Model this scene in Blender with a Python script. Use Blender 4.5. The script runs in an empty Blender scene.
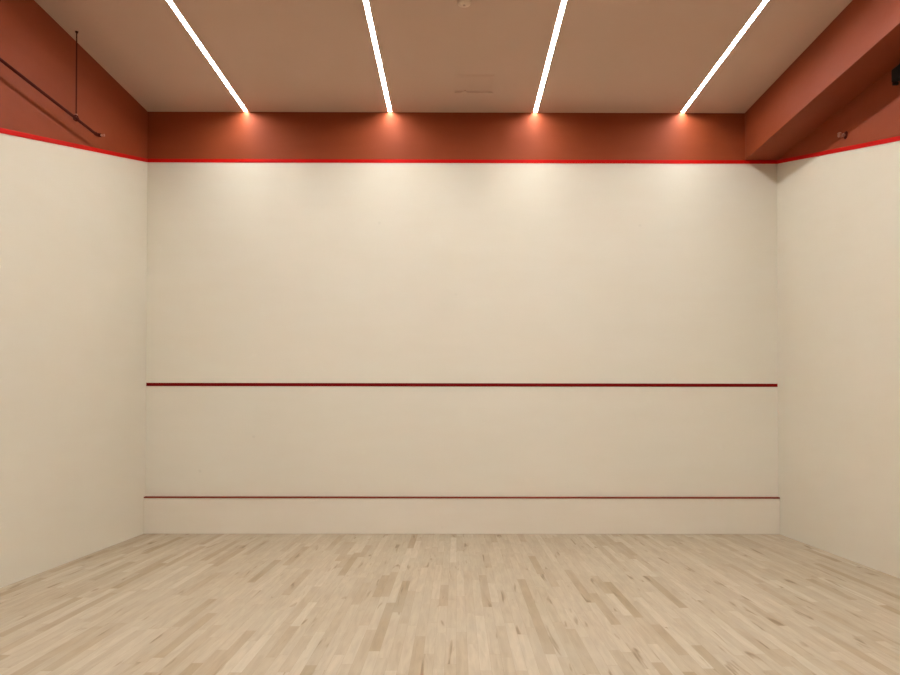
import bpy, bmesh, math
from mathutils import Vector, Matrix

S = bpy.context.scene
COL = S.collection

# ------------------------------------------------------------------ dimensions (metres)
XL, XR = -3.742, 3.878          # side walls
YF, YB = 8.681, -4.95           # front wall / back wall
ZC = 5.088                      # ceiling
ZO = 4.472                      # underside of the out line on the front wall
LINE = 0.043                    # line width
SLOPE = 0.2655                  # fall of the side out lines per metre
BX, BZ = 3.485, 4.516           # boxed beam: left face, underside
T = 0.2                         # wall thickness
LIGHT_X = (-2.551, -0.810, 0.946, 2.727)
LIGHT_W = 0.047
RECESS = 0.0085                  # the diffusers sit this far up inside their channels

# ------------------------------------------------------------------ materials
def newmat(name):
    m = bpy.data.materials.new(name); m.use_nodes = True
    nt = m.node_tree
    return m, nt, nt.nodes['Principled BSDF']

def N(nt, kind, **kw):
    n = nt.nodes.new(kind)
    for k, v in kw.items(): setattr(n, k, v)
    return n

def math_node(nt, op, a, b=None, c=None):
    n = N(nt, 'ShaderNodeMath', operation=op)
    for i, v in enumerate((a, b, c)):
        if v is None: continue
        if isinstance(v, (int, float)): n.inputs[i].default_value = v
        else: nt.links.new(v, n.inputs[i])
    return n.outputs[0]

def mix_col(nt, fac, a, b, blend='MIX'):
    n = N(nt, 'ShaderNodeMix', data_type='RGBA', blend_type=blend)
    for sock, v in ((n.inputs[0], fac), (n.inputs[6], a), (n.inputs[7], b)):
        if isinstance(v, (int, float)): sock.default_value = v
        elif isinstance(v, tuple): sock.default_value = (*v, 1) if len(v) == 3 else v
        else: nt.links.new(v, sock)
    return n.outputs[2]

def plain(name, col, rough=0.5, metal=0.0, spec=0.5, vary=0.06, scale=25):
    m, nt, b = newmat(name)
    tc = N(nt, 'ShaderNodeTexCoord')
    no = N(nt, 'ShaderNodeTexNoise'); no.inputs['Scale'].default_value = scale
    nt.links.new(tc.outputs['Object'], no.inputs['Vector'])
    lo = tuple(c * (1 - vary) for c in col); hi = tuple(min(1, c * (1 + vary)) for c in col)
    nt.links.new(mix_col(nt, no.outputs['Fac'], lo, hi), b.inputs['Base Color'])
    b.inputs['Roughness'].default_value = rough
    b.inputs['Metallic'].default_value = metal
    b.inputs['Specular IOR Level'].default_value = spec
    return m

def plaster(name, col, rough=0.55, spec=0.3, vary=0.03, bump=0.02, marks=0.0):
    """painted plaster: faint cloudiness, trowel bumps, a few scuffs left by balls"""
    m, nt, b = newmat(name)
    tc = N(nt, 'ShaderNodeTexCoord')
    n1 = N(nt, 'ShaderNodeTexNoise'); n1.inputs['Scale'].default_value = 1.1; n1.inputs['Detail'].default_value = 4
    nt.links.new(tc.outputs['Object'], n1.inputs['Vector'])
    mp = N(nt, 'ShaderNodeMapping'); mp.inputs['Scale'].default_value = (0.9, 0.9, 4.0)
    nt.links.new(tc.outputs['Object'], mp.inputs['Vector'])
    n2 = N(nt, 'ShaderNodeTexNoise'); n2.inputs['Scale'].default_value = 2.0; n2.inputs['Detail'].default_value = 3
    nt.links.new(mp.outputs[0], n2.inputs['Vector'])
    f = math_node(nt, 'ADD', math_node(nt, 'MULTIPLY', n1.outputs['Fac'], 0.5), math_node(nt, 'MULTIPLY', n2.outputs['Fac'], 0.5))
    lo = (col[0] * (1 - vary * .6), col[1] * (1 - vary), col[2] * (1 - vary * 1.6))
    hi = (col[0] * (1 + vary * .6), col[1] * (1 + vary), col[2] * (1 + vary * 1.6))
    ramp = N(nt, 'ShaderNodeMapRange'); ramp.inputs[1].default_value = 0.35; ramp.inputs[2].default_value = 0.65
    nt.links.new(f, ramp.inputs[0])
    c = mix_col(nt, ramp.outputs[0], lo, hi)
    if marks:
        v = N(nt, 'ShaderNodeTexVoronoi'); v.inputs['Scale'].default_value = 1.6
        nt.links.new(tc.outputs['Object'], v.inputs['Vector'])
        n3 = N(nt, 'ShaderNodeTexNoise'); n3.inputs['Scale'].default_value = 30
        nt.links.new(tc.outputs['Object'], n3.inputs['Vector'])
        d = math_node(nt, 'ADD', v.outputs['Distance'], math_node(nt, 'MULTIPLY', n3.outputs['Fac'], 0.05))
        mr = N(nt, 'ShaderNodeMapRange'); mr.inputs[1].default_value = 0.035; mr.inputs[2].default_value = 0.065
        mr.inputs[3].default_value = marks; mr.inputs[4].default_value = 0.0
        nt.links.new(d, mr.inputs[0])
        c = mix_col(nt, mr.outputs[0], c, tuple(x * .6 for x in col))
    nt.links.new(c, b.inputs['Base Color'])
    n4 = N(nt, 'ShaderNodeTexNoise'); n4.inputs['Scale'].default_value = 9; n4.inputs['Detail'].default_value = 5
    nt.links.new(tc.outputs['Object'], n4.inputs['Vector'])
    bp = N(nt, 'ShaderNodeBump'); bp.inputs['Strength'].default_value = bump; bp.inputs['Distance'].default_value = 0.05
    nt.links.new(n4.outputs['Fac'], bp.inputs['Height']); nt.links.new(bp.outputs[0], b.inputs['Normal'])
    b.inputs['Roughness'].default_value = rough
    b.inputs['Specular IOR Level'].default_value = spec
    return m

def maple_floor():
    m, nt, b = newmat('maple_strip_floor')
    tc = N(nt, 'ShaderNodeTexCoord')
    sp = N(nt, 'ShaderNodeSeparateXYZ'); nt.links.new(tc.outputs['Object'], sp.inputs[0])
    X, Y = sp.outputs[0], sp.outputs[1]
    bw = 0.066
    xs = math_node(nt, 'DIVIDE', X, bw)
    ix = math_node(nt, 'FLOOR', xs); fx = math_node(nt, 'FRACT', xs)
    w1 = N(nt, 'ShaderNodeTexWhiteNoise', noise_dimensions='1D'); nt.links.new(ix, w1.inputs['W'])
    blen = math_node(nt, 'ADD', 0.62, math_node(nt, 'MULTIPLY', w1.outputs['Value'], 0.55))
    off = math_node(nt, 'MULTIPLY', w1.outputs['Value'], 37.7)
    ys = math_node(nt, 'ADD', math_node(nt, 'DIVIDE', Y, blen), off)
    iy = math_node(nt, 'FLOOR', ys); fy = math_node(nt, 'FRACT', ys)
    cv = N(nt, 'ShaderNodeCombineXYZ'); nt.links.new(ix, cv.inputs[0]); nt.links.new(iy, cv.inputs[1])
    w2 = N(nt, 'ShaderNodeTexWhiteNoise', noise_dimensions='2D'); nt.links.new(cv.outputs[0], w2.inputs['Vector'])
    rnd = w2.outputs['Value']
    rgb = N(nt, 'ShaderNodeSeparateColor'); nt.links.new(w2.outputs['Color'], rgb.inputs[0])
    # tone of every board: mostly pale, some pinkish, a few olive or tan
    cr = N(nt, 'ShaderNodeValToRGB'); cr.color_ramp.interpolation = 'LINEAR'
    stops = [(0.0, FL[0]), (0.06, FL[1]), (0.2, FL[2]), (0.55, FL[3]), (0.8, FL[4]), (1.0, FL[5])]
    e = cr.color_ramp.elements
    e[0].position, e[0].color = stops[0][0], (*stops[0][1], 1)
    e[1].position, e[1].color = stops[-1][0], (*stops[-1][1], 1)
    for p, c in stops[1:-1]:
        q = e.new(p); q.color = (*c, 1)
    nt.links.new(rnd, cr.inputs[0])
    col = cr.outputs[0]
    # each board has its own piece of grain: shift the noise by the board's random numbers
    gv = N(nt, 'ShaderNodeCombineXYZ')
    nt.links.new(math_node(nt, 'ADD', math_node(nt, 'MULTIPLY', X, 1.0), math_node(nt, 'MULTIPLY', rgb.outputs[0], 40.0)), gv.inputs[0])
    nt.links.new(math_node(nt, 'ADD', math_node(nt, 'MULTIPLY', Y, 0.10), math_node(nt, 'MULTIPLY', rgb.outputs[1], 40.0)), gv.inputs[1])
    g = N(nt, 'ShaderNodeTexNoise'); g.inputs['Scale'].default_value = 34; g.inputs['Detail'].default_value = 5; g.inputs['Distortion'].default_value = 0.6
    nt.links.new(gv.outputs[0], g.inputs['Vector'])
    gm = N(nt, 'ShaderNodeMapRange'); gm.inputs[1].default_value = 0.3; gm.inputs[2].default_value = 0.7
    gm.inputs[3].default_value = 0.88; gm.inputs[4].default_value = 1.08
    nt.links.new(g.outputs['Fac'], gm.inputs[0])
    gc = N(nt, 'ShaderNodeCombineColor')
    for i in range(3): nt.links.new(gm.outputs[0], gc.inputs[i])
    col = mix_col(nt, 1.0, col, gc.outputs[0], 'MULTIPLY')
    # cloudy wear over several boards
    n5 = N(nt, 'ShaderNodeTexNoise'); n5.inputs['Scale'].default_value = 1.3; n5.inputs['Detail'].default_value = 4
    nt.links.new(tc.outputs['Object'], n5.inputs['Vector'])
    m5 = N(nt, 'ShaderNodeMapRange'); m5.inputs[1].default_value = 0.35; m5.inputs[2].default_value = 0.7; m5.inputs[3].default_value = 0.0; m5.inputs[4].default_value = 0.32
    nt.links.new(n5.outputs['Fac'], m5.inputs[0])
    col = mix_col(nt, m5.outputs[0], col, FL[6])
    # brown mineral streaks along the grain, on some boards only
    kv = N(nt, 'ShaderNodeCombineXYZ')
    nt.links.new(math_node(nt, 'ADD', math_node(nt, 'MULTIPLY', X, 1.0), math_node(nt, 'MULTIPLY', rgb.outputs[1], 23.0)), kv.inputs[0])
    nt.links.new(math_node(nt, 'ADD', math_node(nt, 'MULTIPLY', Y, 0.11), math_node(nt, 'MULTIPLY', rgb.outputs[2], 23.0)), kv.inputs[1])
    k = N(nt, 'ShaderNodeTexNoise'); k.inputs['Scale'].default_value = 15; k.inputs['Detail'].default_value = 2.5; k.inputs['Distortion'].default_value = 0.4
    nt.links.new(kv.outputs[0], k.inputs['Vector'])
    km = N(nt, 'ShaderNodeMapRange'); km.inputs[1].default_value = 0.63; km.inputs[2].default_value = 0.71; km.inputs[4].default_value = 0.72
    nt.links.new(k.outputs['Fac'], km.inputs[0])
    on = math_node(nt, 'GREATER_THAN', rgb.outputs[2], 0.35)
    col = mix_col(nt, math_node(nt, 'MULTIPLY', km.outputs[0], on), col, FL[7])
    # joints between boards
    ex = math_node(nt, 'MINIMUM', fx, math_node(nt, 'SUBTRACT', 1.0, fx))
    ey = math_node(nt, 'MINIMUM', fy, math_node(nt, 'SUBTRACT', 1.0, fy))
    jx = math_node(nt, 'LESS_THAN', ex, 0.010); jy = math_node(nt, 'LESS_THAN', ey, 0.0012)
    j = math_node(nt, 'MAXIMUM', jx, jy)
    col = mix_col(nt, math_node(nt, 'MULTIPLY', j, 0.38), col, (0.16, 0.10, 0.05))
    nt.links.new(col, b.inputs['Base Color'])
    bp = N(nt, 'ShaderNodeBump'); bp.inputs['Strength'].default_value = 0.04; bp.inputs['Distance'].default_value = 0.002
    nt.links.new(g.outputs['Fac'], bp.inputs['Height']); nt.links.new(bp.outputs[0], b.inputs['Normal'])
    b.inputs['Roughness'].default_value = 0.62
    b.inputs['Specular IOR Level'].default_value = 0.25
    return m

CREAM = (0.640, 0.600, 0.492)
BRICK = (0.235, 0.046, 0.0140)
# tones of the maple: darkest board to palest, then worn patches and mineral streaks
FL = [(0.307, 0.232, 0.135), (0.34, 0.26, 0.163), (0.381, 0.303, 0.201), (0.405, 0.329, 0.227), (0.422, 0.341, 0.238), (0.463, 0.389, 0.282), (0.43, 0.379, 0.289), (0.183, 0.122, 0.057)]

M = {}
M['cream'] = plaster('cream_wall_paint', CREAM, vary=0.014, bump=0.012, marks=0.2)
M['tin'] = plaster('cream_tin_paint', (0.655, 0.597, 0.488), rough=0.45, vary=0.02, bump=0.0, marks=0.1)
M['brick'] = plaster('brick_red_wall_paint', BRICK, rough=0.58, spec=0.13, vary=0.06, bump=0.03)
M['ceiling'] = plaster('beige_ceiling_paint', (0.56, 0.395, 0.308), rough=0.8, spec=0.1, vary=0.02, bump=0.01)
M['hatch'] = plaster('beige_hatch_paint', (0.56, 0.39, 0.303), rough=0.75, spec=0.1, vary=0.02, bump=0.0)
M['red'] = plain('bright_red_line_paint', (0.50, 0.004, 0.002), rough=0.5, spec=0.06)
M['maroon'] = plain('dark_red_line_paint', (0.16, 0.001, 0.001), rough=0.5, spec=0.1)
M['rail'] = plain('red_brown_rail_paint', (0.22, 0.036, 0.013), rough=0.5, spec=0.12)
M['floor'] = maple_floor()
M['pipe'] = plain('dark_red_pipe_paint', (0.060, 0.008, 0.004), rough=0.7, spec=0.06)
M['steel'] = plain('dull_brass', (0.36, 0.17, 0.12), rough=0.45, metal=0.4)
M['rod'] = plain('dark_threaded_steel', (0.05, 0.008, 0.005), rough=0.7, spec=0.06)
M['black'] = plain('black_plastic', (0.010, 0.008, 0.006), rough=0.6, spec=0.12)
M['white_plastic'] = plain('off_white_plastic', (0.66, 0.50, 0.40), rough=0.6, spec=0.2)
M['dark_plastic'] = plain('grey_plastic_vent', (0.40, 0.27, 0.20), rough=0.7)
M['alu'] = plain('white_aluminium', (0.75, 0.72, 0.68), rough=0.4, metal=0.2)

m, nt, b = newmat('lit_led_diffuser')
b.inputs['Base Color'].default_value = (0.85, 0.83, 0.80, 1)
b.inputs['Emission Color'].default_value = (0.97, 0.985, 1.0, 1)
b.inputs['Emission Strength'].default_value = 100.0
M['led'] = m

# ------------------------------------------------------------------ mesh helpers
def box(bm, x0, x1, y0, y1, z0, z1):
    v = [bm.verts.new((x, y, z)) for x in (x0, x1) for y in (y0, y1) for z in (z0, z1)]
    for f in ((0, 1, 3, 2), (4, 6, 7, 5), (0, 4, 5, 1), (2, 3, 7, 6), (0, 2, 6, 4), (1, 5, 7, 3)):
        bm.faces.new([v[i] for i in f])

def prism(bm, poly, x0, x1):
    """polygon of (y, z) points pulled along x"""
    a = [bm.verts.new((x0, y, z)) for y, z in poly]
    c = [bm.verts.new((x1, y, z)) for y, z in poly]
    bm.faces.new(a); bm.faces.new(list(reversed(c)))
    n = len(poly)
    for i in range(n):
        bm.faces.new((a[i], c[i], c[(i + 1) % n], a[(i + 1) % n]))

def tube(bm, pts, r, seg=16, caps=True):
    pts = [Vector(p) for p in pts]
    t0 = (pts[1] - pts[0]).normalized()
    u = t0.orthogonal().normalized()
    rings = []
    rr = r if isinstance(r, (list, tuple)) else [r] * len(pts)
    for i, p in enumerate(pts):
        a = (pts[i] - pts[i - 1]).normalized() if i else t0
        c = (pts[i + 1] - pts[i]).normalized() if i < len(pts) - 1 else a
        t = (a + c).normalized()
        u = (u - t * u.dot(t)).normalized(); w = t.cross(u)
        rings.append([bm.verts.new(p + (u * math.cos(2 * math.pi * k / seg) + w * math.sin(2 * math.pi * k / seg)) * rr[i]) for k in range(seg)])
    for i in range(len(rings) - 1):
        for k in range(seg):
            bm.faces.new((rings[i][k], rings[i][(k + 1) % seg], rings[i + 1][(k + 1) % seg], rings[i + 1][k]))
    if caps:
        bm.faces.new(list(reversed(rings[0]))); bm.faces.new(rings[-1])

def arc(c, a, b, n=8):
    """quarter bend from a to b around the corner c (same distance both ways)"""
    c, a, b = Vector(c), Vector(a), Vector(b)
    return [((1 - t) ** 2) * a + 2 * t * (1 - t) * c + t * t * b for t in [i / n for i in range(n + 1)]]

def obj(name, bm, mat, parent=None, bevel=0.0, smooth=False, origin=None):
    bmesh.ops.recalc_face_normals(bm, faces=bm.faces)
    if origin is not None:
        bmesh.ops.translate(bm, verts=bm.verts, vec=-Vector(origin))
    me = bpy.data.meshes.new(name); bm.to_mesh(me); bm.free()
    me.materials.append(mat)
    if smooth:
        for p in me.polygons: p.use_smooth = True
    o = bpy.data.objects.new(name, me); COL.objects.link(o)
    if origin is not None: o.location = origin
    if parent:
        o.parent = parent
        if origin is None:
            o.matrix_parent_inverse = parent.matrix_basis.inverted()
        else:
            o.location = Vector(origin) - parent.location
    if bevel:
        md = o.modifiers.new('edge', 'BEVEL'); md.width = bevel; md.segments = 2; md.limit_method = 'ANGLE'
    if smooth:
        md = o.modifiers.new('smooth', 'EDGE_SPLIT'); md.split_angle = math.radians(40)
    return o

def tag(o, label, cat, group=None, kind=None):
    o['label'] = label; o['category'] = cat
    if group: o['group'] = group
    if kind: o['kind'] = kind
    return o

def empty(name, loc):
    o = bpy.data.objects.new(name, None); o.empty_display_size = 0.1
    COL.objects.link(o); o.location = loc
    return o

# ------------------------------------------------------------------ the room shell
bm = bmesh.new(); box(bm, XL - T, XR + T, YB - T, YF + T, -T, 0)
tag(obj('floor', bm, M['floor']), 'pale maple strip floor of the squash court', 'floor', kind='structure')

bm = bmesh.new()
edges = [XL - T]
for x in LIGHT_X: edges += [x - LIGHT_W / 2 - .004, x + LIGHT_W / 2 + .004]
edges.append(XR + T)
for i in range(0, len(edges), 2): box(bm, edges[i], edges[i + 1], YB - T, YF + T, ZC, ZC + T)
tag(obj('ceiling', bm, M['ceiling']), 'flat beige ceiling with four slots for the lights', 'ceiling', kind='structure')

def split(y):                  # middle of the out line on the side walls
    return max(2.13, ZO - SLOPE * (YF - y)) + LINE / 2
YK = YF - (ZO - 2.13) / SLOPE

bm = bmesh.new(); box(bm, XL - T, XR + T, YF, YF + T, 0, ZO + LINE / 2)
wf = tag(obj('wall_front', bm, M['cream']), 'front wall, cream below and brick red above the out line', 'wall', kind='structure')
bm = bmesh.new(); box(bm, XL - T, XR + T, YF, YF + T, ZO + LINE / 2, ZC)
obj('upper_band', bm, M['brick'], wf)['label'] = 'brick red band above the out line'

for side, x0, x1 in (('left', XL - T, XL), ('right', XR, XR + T)):
    prof = [(YB, split(YB)), (YK, split(YK)), (YF, split(YF))]
    bm = bmesh.new(); prism(bm, [(YF, 0), (YB, 0)] + prof, x0, x1)
    w = tag(obj('wall_' + side, bm, M['cream']), side + ' side wall, cream below and brick red above a sloping line', 'wall', kind='structure')
    bm = bmesh.new(); prism(bm, [(YF, ZC), (YB, ZC)] + prof, x0, x1)
    obj('upper_band', bm, M['brick'], w)['label'] = 'brick red area above the sloping line'

bm = bmesh.new(); box(bm, XL - T, XR + T, YB - T, YB, 0, ZC)
tag(obj('wall_back', bm, M['cream']), 'plain cream back wall behind the viewer', 'wall', kind='structure')

# boxed beam along the top of the right wall
bm = bmesh.new(); box(bm, BX, XR, YB, YF, BZ, ZC)
tag(obj('beam', bm, M['brick'], bevel=0.004), 'brick red boxed beam running along the top of the right wall', 'beam', kind='structure')

# court lines
TH = 0.006
bm = bmesh.new(); box(bm, XL + TH, XR - TH, YF - TH, YF, ZO, ZO + LINE)
tag(obj('trim_1', bm, M['red'], bevel=.0015), 'bright red out line across the top of the front wall', 'court line', kind='structure')
def side_line(name, x0, x1, label):
    z = lambda y: split(y) - LINE / 2
    bm = bmesh.new()
    prism(bm, [(YB, z(YB)), (YK, z(YK)), (YF, z(YF)), (YF, z(YF) + LINE), (YK, z(YK) + LINE), (YB, z(YB) + LINE)], x0, x1)
    tag(obj(name, bm, M['red'], bevel=.0015), label, 'court line', kind='structure')
side_line('trim_2', XL, XL + TH, 'bright red out line sloping down along the left wall')
side_line('trim_3', XR - TH, XR, 'bright red out line sloping down along the right wall')
bm = bmesh.new(); box(bm, XL + .004, XR - .004, YF - .004, YF, 1.768, 1.808)
tag(obj('trim_4', bm, M['maroon'], bevel=.001), 'dark red service line across the middle of the front wall', 'court line', kind='structure')

# ------------------------------------------------------------------ tin along the foot of the front wall
t = tag(empty('tin_board', ((XL + XR) / 2, YF - .025, 0)), 'low cream tin board with thin red rail at the foot of the front wall', 'tin board')
bm = bmesh.new(); box(bm, XL + .002, XR - .002, YF - .05, YF - .001, 0.001, .426)
obj('board', bm, M['tin'], t, bevel=.003)
bm = bmesh.new(); box(bm, XL + .002, XR - .002, YF - .056, YF - .001, .426, .443)
r = obj('top_rail', bm, M['rail'], t, bevel=.003); r['label'] = 'thin red brown rail'

# ------------------------------------------------------------------ four linear lights let into the ceiling
def light(loc, label):
    t = tag(empty('linear_light', loc), label, 'ceiling light', 'linear lights in the ceiling')
    return t
L0, L1 = YB + .03, YF - .004
def diffuser_bm(x):
    bm = bmesh.new(); n = 48
    w = LIGHT_W / 2 - .004
    prof = [(-w, .024), (-w, RECESS), (w, RECESS), (w, .024)]
    rows = []
    for i in range(n + 1):
        y = L0 + .003 + (L1 - L0 - .006) * i / n
        rows.append([bm.verts.new((x + px, y, ZC + pz)) for px, pz in prof])
    for i in range(n):
        for k in range(4):
            bm.faces.new((rows[i][k], rows[i + 1][k], rows[i + 1][(k + 1) % 4], rows[i][(k + 1) % 4]))
    bm.faces.new(rows[0]); bm.faces.new(rows[-1])
    return bm
def channel_bm(x):
    bm = bmesh.new(); w = LIGHT_W / 2
    box(bm, x - w, x - w + .003, L0, L1, ZC + .0002, ZC + .06)
    box(bm, x + w - .003, x + w, L0, L1, ZC + .0002, ZC + .06)
    box(bm, x - w + .003, x + w - .003, L0, L1, ZC + .05, ZC + .06)
    return bm
LABELS = ('linear ceiling light nearest the left wall', 'linear ceiling light second from the left wall',
          'linear ceiling light second from the beam', 'linear ceiling light nearest the red boxed beam')
for x, lab in zip(LIGHT_X, LABELS):
    loc = (x, (L0 + L1) / 2, ZC)
    t = light(loc, lab)
    obj('channel', channel_bm(x), M['alu'], t)
    d = obj('diffuser', diffuser_bm(x), M['led'], t); d['label'] = 'glowing white diffuser strip'

# ------------------------------------------------------------------ sprinkler pipe on the left wall
PX, PZ, PR = -3.640, 4.252, 0.0135
PE = 7.27                                              # where it turns out into the room
t = tag(empty('sprinkler_pipe', (PX, PE, PZ)), 'dark red sprinkler pipe hung from a rod along the upper left wall', 'pipe')
bm = bmesh.new(); tube(bm, [(PX, YB + .002, PZ), (PX, PE - .03, PZ)], PR)
obj('pipe', bm, M['pipe'], t, smooth=True)
bm = bmesh.new()
tube(bm, [(PX, PE - .045, PZ), (PX, PE - .03, PZ)] + arc((PX, PE, PZ), (PX, PE - .028, PZ), (PX + .028, PE, PZ))[1:] + [(PX + .034, PE, PZ)], PR + .004)
obj('elbow', bm, M['pipe'], t, smooth=True)
hx = PX + .034
sp = bmesh.new()
tube(sp, [(hx, PE, PZ), (hx + .012, PE, PZ)], .010)
for s in (-1, 1):
    tube(sp, [(hx + .010, PE, PZ + s * .006), (hx + .022, PE, PZ + s * .011), (hx + .034, PE, PZ + s * .004)], .0022, 8)
tube(sp, [(hx + .010, PE, PZ), (hx + .034, PE, PZ)], .0025, 8)
hd = obj('sprinkler_head', sp, M['steel'], t, smooth=True); hd['label'] = 'small pale sprinkler nozzle'
bm = bmesh.new(); tube(bm, [(hx + .034, PE, PZ), (hx + .0365, PE, PZ)], .013)
obj('deflector', bm, M['steel'], hd, smooth=True)

HY = 6.86
bm = bmesh.new()                                        # pear shaped ring round the pipe
ring = [(PX + .021 * math.sin(a) * (1 if math.cos(a) < .3 else .75), HY, PZ + (.021 * math.cos(a) if math.cos(a) < .3 else .032 * math.cos(a))) for a in [2 * math.pi * i / 28 for i in range(29)]]
for dy in (-.008, .0, .008):
    tube(bm, [(x, y + dy, z) for x, y, z in ring], .0045, 8)
hg = obj('hanger_ring', bm, M['pipe'], t, smooth=True)
bm = bmesh.new(); tube(bm, [(PX, HY, PZ + .028), (PX, HY, PZ + .042)], .012, 6)
obj('nut', bm, M['steel'], hg)
bm = bmesh.new(); tube(bm, [(PX, HY, PZ + .030), (PX, HY, ZC - .012)], .0058, 12)
rd = obj('hanger_rod', bm, M['rod'], t, smooth=True)
bm = bmesh.new(); tube(bm, [(PX, HY, ZC - .014), (PX, HY, ZC - .003), (PX, HY, ZC - .0005)], [.011, .013, .016], 16)
obj('ceiling_anchor', bm, M['rod'], rd, smooth=True)

# ------------------------------------------------------------------ sidewall sprinkler on the right wall under the beam
SY, SZ = 7.14, 4.222
t = tag(empty('wall_sprinkler', (XR, SY, SZ)), 'small sidewall sprinkler head on the red right wall below the beam', 'sprinkler')
bm = bmesh.new(); tube(bm, [(XR - .0005, SY, SZ), (XR - .004, SY, SZ), (XR - .011, SY, SZ)], [.038, .036, .020], 24)
obj('escutcheon', bm, M['pipe'], t, smooth=True)
bm = bmesh.new(); tube(bm, [(XR - .010, SY, SZ), (XR - .034, SY, SZ)], .013, 16)
tube(bm, [(XR - .020, SY, SZ), (XR - .030, SY, SZ)], .018, 6)
bd = obj('nozzle', bm, M['steel'], t, smooth=True)
bm = bmesh.new()
for s in (-1, 1):
    tube(bm, [(XR - .032, SY, SZ + s * .010), (XR - .046, SY, SZ + s * .020), (XR - .060, SY, SZ + s * .018), (XR - .070, SY, SZ + s * .004)], .0035, 8)
tube(bm, [(XR - .034, SY, SZ), (XR - .066, SY, SZ)], .004, 8)
obj('frame_arms', bm, M['steel'], t, smooth=True)
bm = bmesh.new()
tube(bm, [(XR - .0695, SY, SZ), (XR - .073, SY, SZ)], .022, 18)
box(bm, XR - .078, XR - .048, SY - .018, SY + .018, SZ + .021, SZ + .024)
obj('deflector', bm, M['steel'], t)

# ------------------------------------------------------------------ black fixture at the edge of view, under the beam
t = tag(empty('wall_fixture', (XR, 6.1, 4.40)), 'black box fixture on the red right wall just under the beam', 'fixture')
bm = bmesh.new(); box(bm, XR - .066, XR - .012, 5.98, 6.285, 4.345, 4.462)
obj('housing', bm, M['black'], t, bevel=.012)
bm = bmesh.new()
box(bm, XR - .012, XR - .0005, 6.06, 6.25, 4.335, 4.452)
box(bm, XR - .060, XR - .012, 6.255, 6.280, 4.322, 4.345)
obj('bracket', bm, M['black'], t, bevel=.003)
bm = bmesh.new()
for i in range(9): box(bm, XR - .068, XR - .0655, 6.015 + i * .026, 6.030 + i * .026, 4.365, 4.442)
obj('grille', bm, M['black'], t)

# ------------------------------------------------------------------ smoke detector
DX, DY = 0.06, 6.315
t = tag(empty('smoke_detector', (DX, DY, ZC)), 'round off white smoke detector on the ceiling between the middle lights', 'smoke detector')
bm = bmesh.new(); tube(bm, [(DX, DY, ZC - .0005), (DX, DY, ZC - .012)], .066, 40)
obj('base', bm, M['white_plastic'], t, smooth=True)
bm = bmesh.new(); tube(bm, [(DX, DY, ZC - .012), (DX, DY, ZC - .024)], .050, 40)
obj('vent_gap', bm, M['dark_plastic'], t, smooth=True)['label'] = 'darker vent ring'
bm = bmesh.new(); tube(bm, [(DX, DY, ZC - .024), (DX, DY, ZC - .036), (DX, DY, ZC - .044), (DX, DY, ZC - .047)], [.060, .057, .044, .018], 40)
obj('cover', bm, M['white_plastic'], t, smooth=True)
bm = bmesh.new(); tube(bm, [(DX, DY, ZC - .047), (DX, DY, ZC - .051)], .012, 16)
obj('test_button', bm, M['dark_plastic'], t, smooth=True)

# ------------------------------------------------------------------ ceiling access hatch
x0, x1, y0, y1 = -.024, .402, 7.712, 8.128
t = tag(empty('access_hatch', ((x0 + x1) / 2, (y0 + y1) / 2, ZC)), 'square beige access hatch nearly flush in the ceiling', 'hatch')
bm = bmesh.new(); fw = .022
for a in ((x0, x1, y0, y0 + fw), (x0, x1, y1 - fw, y1), (x0, x0 + fw, y0 + fw, y1 - fw), (x1 - fw, x1, y0 + fw, y1 - fw)):
    box(bm, a[0], a[1], a[2], a[3], ZC - .006, ZC - .0003)
obj('frame', bm, M['hatch'], t)
g = .006
bm = bmesh.new(); box(bm, x0 + fw + g, x1 - fw - g, y0 + fw + g, y1 - fw - g, ZC - .005, ZC - .0003)
dp = obj('panel', bm, M['hatch'], t)
bm = bmesh.new(); tube(bm, [((x0 + x1) / 2 - .1, y1 - fw - .03, ZC - .0050), ((x0 + x1) / 2 - .1, y1 - fw - .03, ZC - .0060)], .008, 16)
obj('latch', bm, M['steel'], dp)
for a, c in ((x0, x0 + .075), (x0 + .14, x1)):  # bars added at the far edge; their unlit sides make a dark line
    bm = bmesh.new(); box(bm, a, c, y1 - .016, y1 - .002, ZC - .015, ZC - .006)
    obj('edge_shade_bar', bm, M['hatch'], t, bevel=.002)

# ------------------------------------------------------------------ camera
cam = bpy.data.cameras.new('camera'); co = bpy.data.objects.new('camera', cam); COL.objects.link(co)
cam.sensor_width = 36; cam.sensor_fit = 'HORIZONTAL'
cam.lens = 720 / 900 * 36
cam.shift_x = -9.006 / 900; cam.shift_y = 69.487 / 900
cam.clip_start = 0.02
co.matrix_world = Matrix.Translation((0, 0, 1.4257)) @ Matrix.Rotation(-0.00321, 4, 'Z') @ Matrix.Rotation(math.pi / 2 + 0.01098, 4, 'X') @ Matrix.Rotation(0.00131, 4, 'Z')
S.camera = co

# ------------------------------------------------------------------ world and colour
w = bpy.data.worlds.new('world'); S.world = w; w.use_nodes = True
w.node_tree.nodes['Background'].inputs[0].default_value = (0, 0, 0, 1)
S.view_settings.view_transform = 'Standard'; S.view_settings.look = 'None'
S.view_settings.exposure = 0.0; S.view_settings.gamma = 1.0
S.view_settings.use_curve_mapping = False
S.cycles.use_denoising = True
S.cycles.max_bounces = 16; S.cycles.diffuse_bounces = 12
S.cycles.sample_clamp_indirect = 0
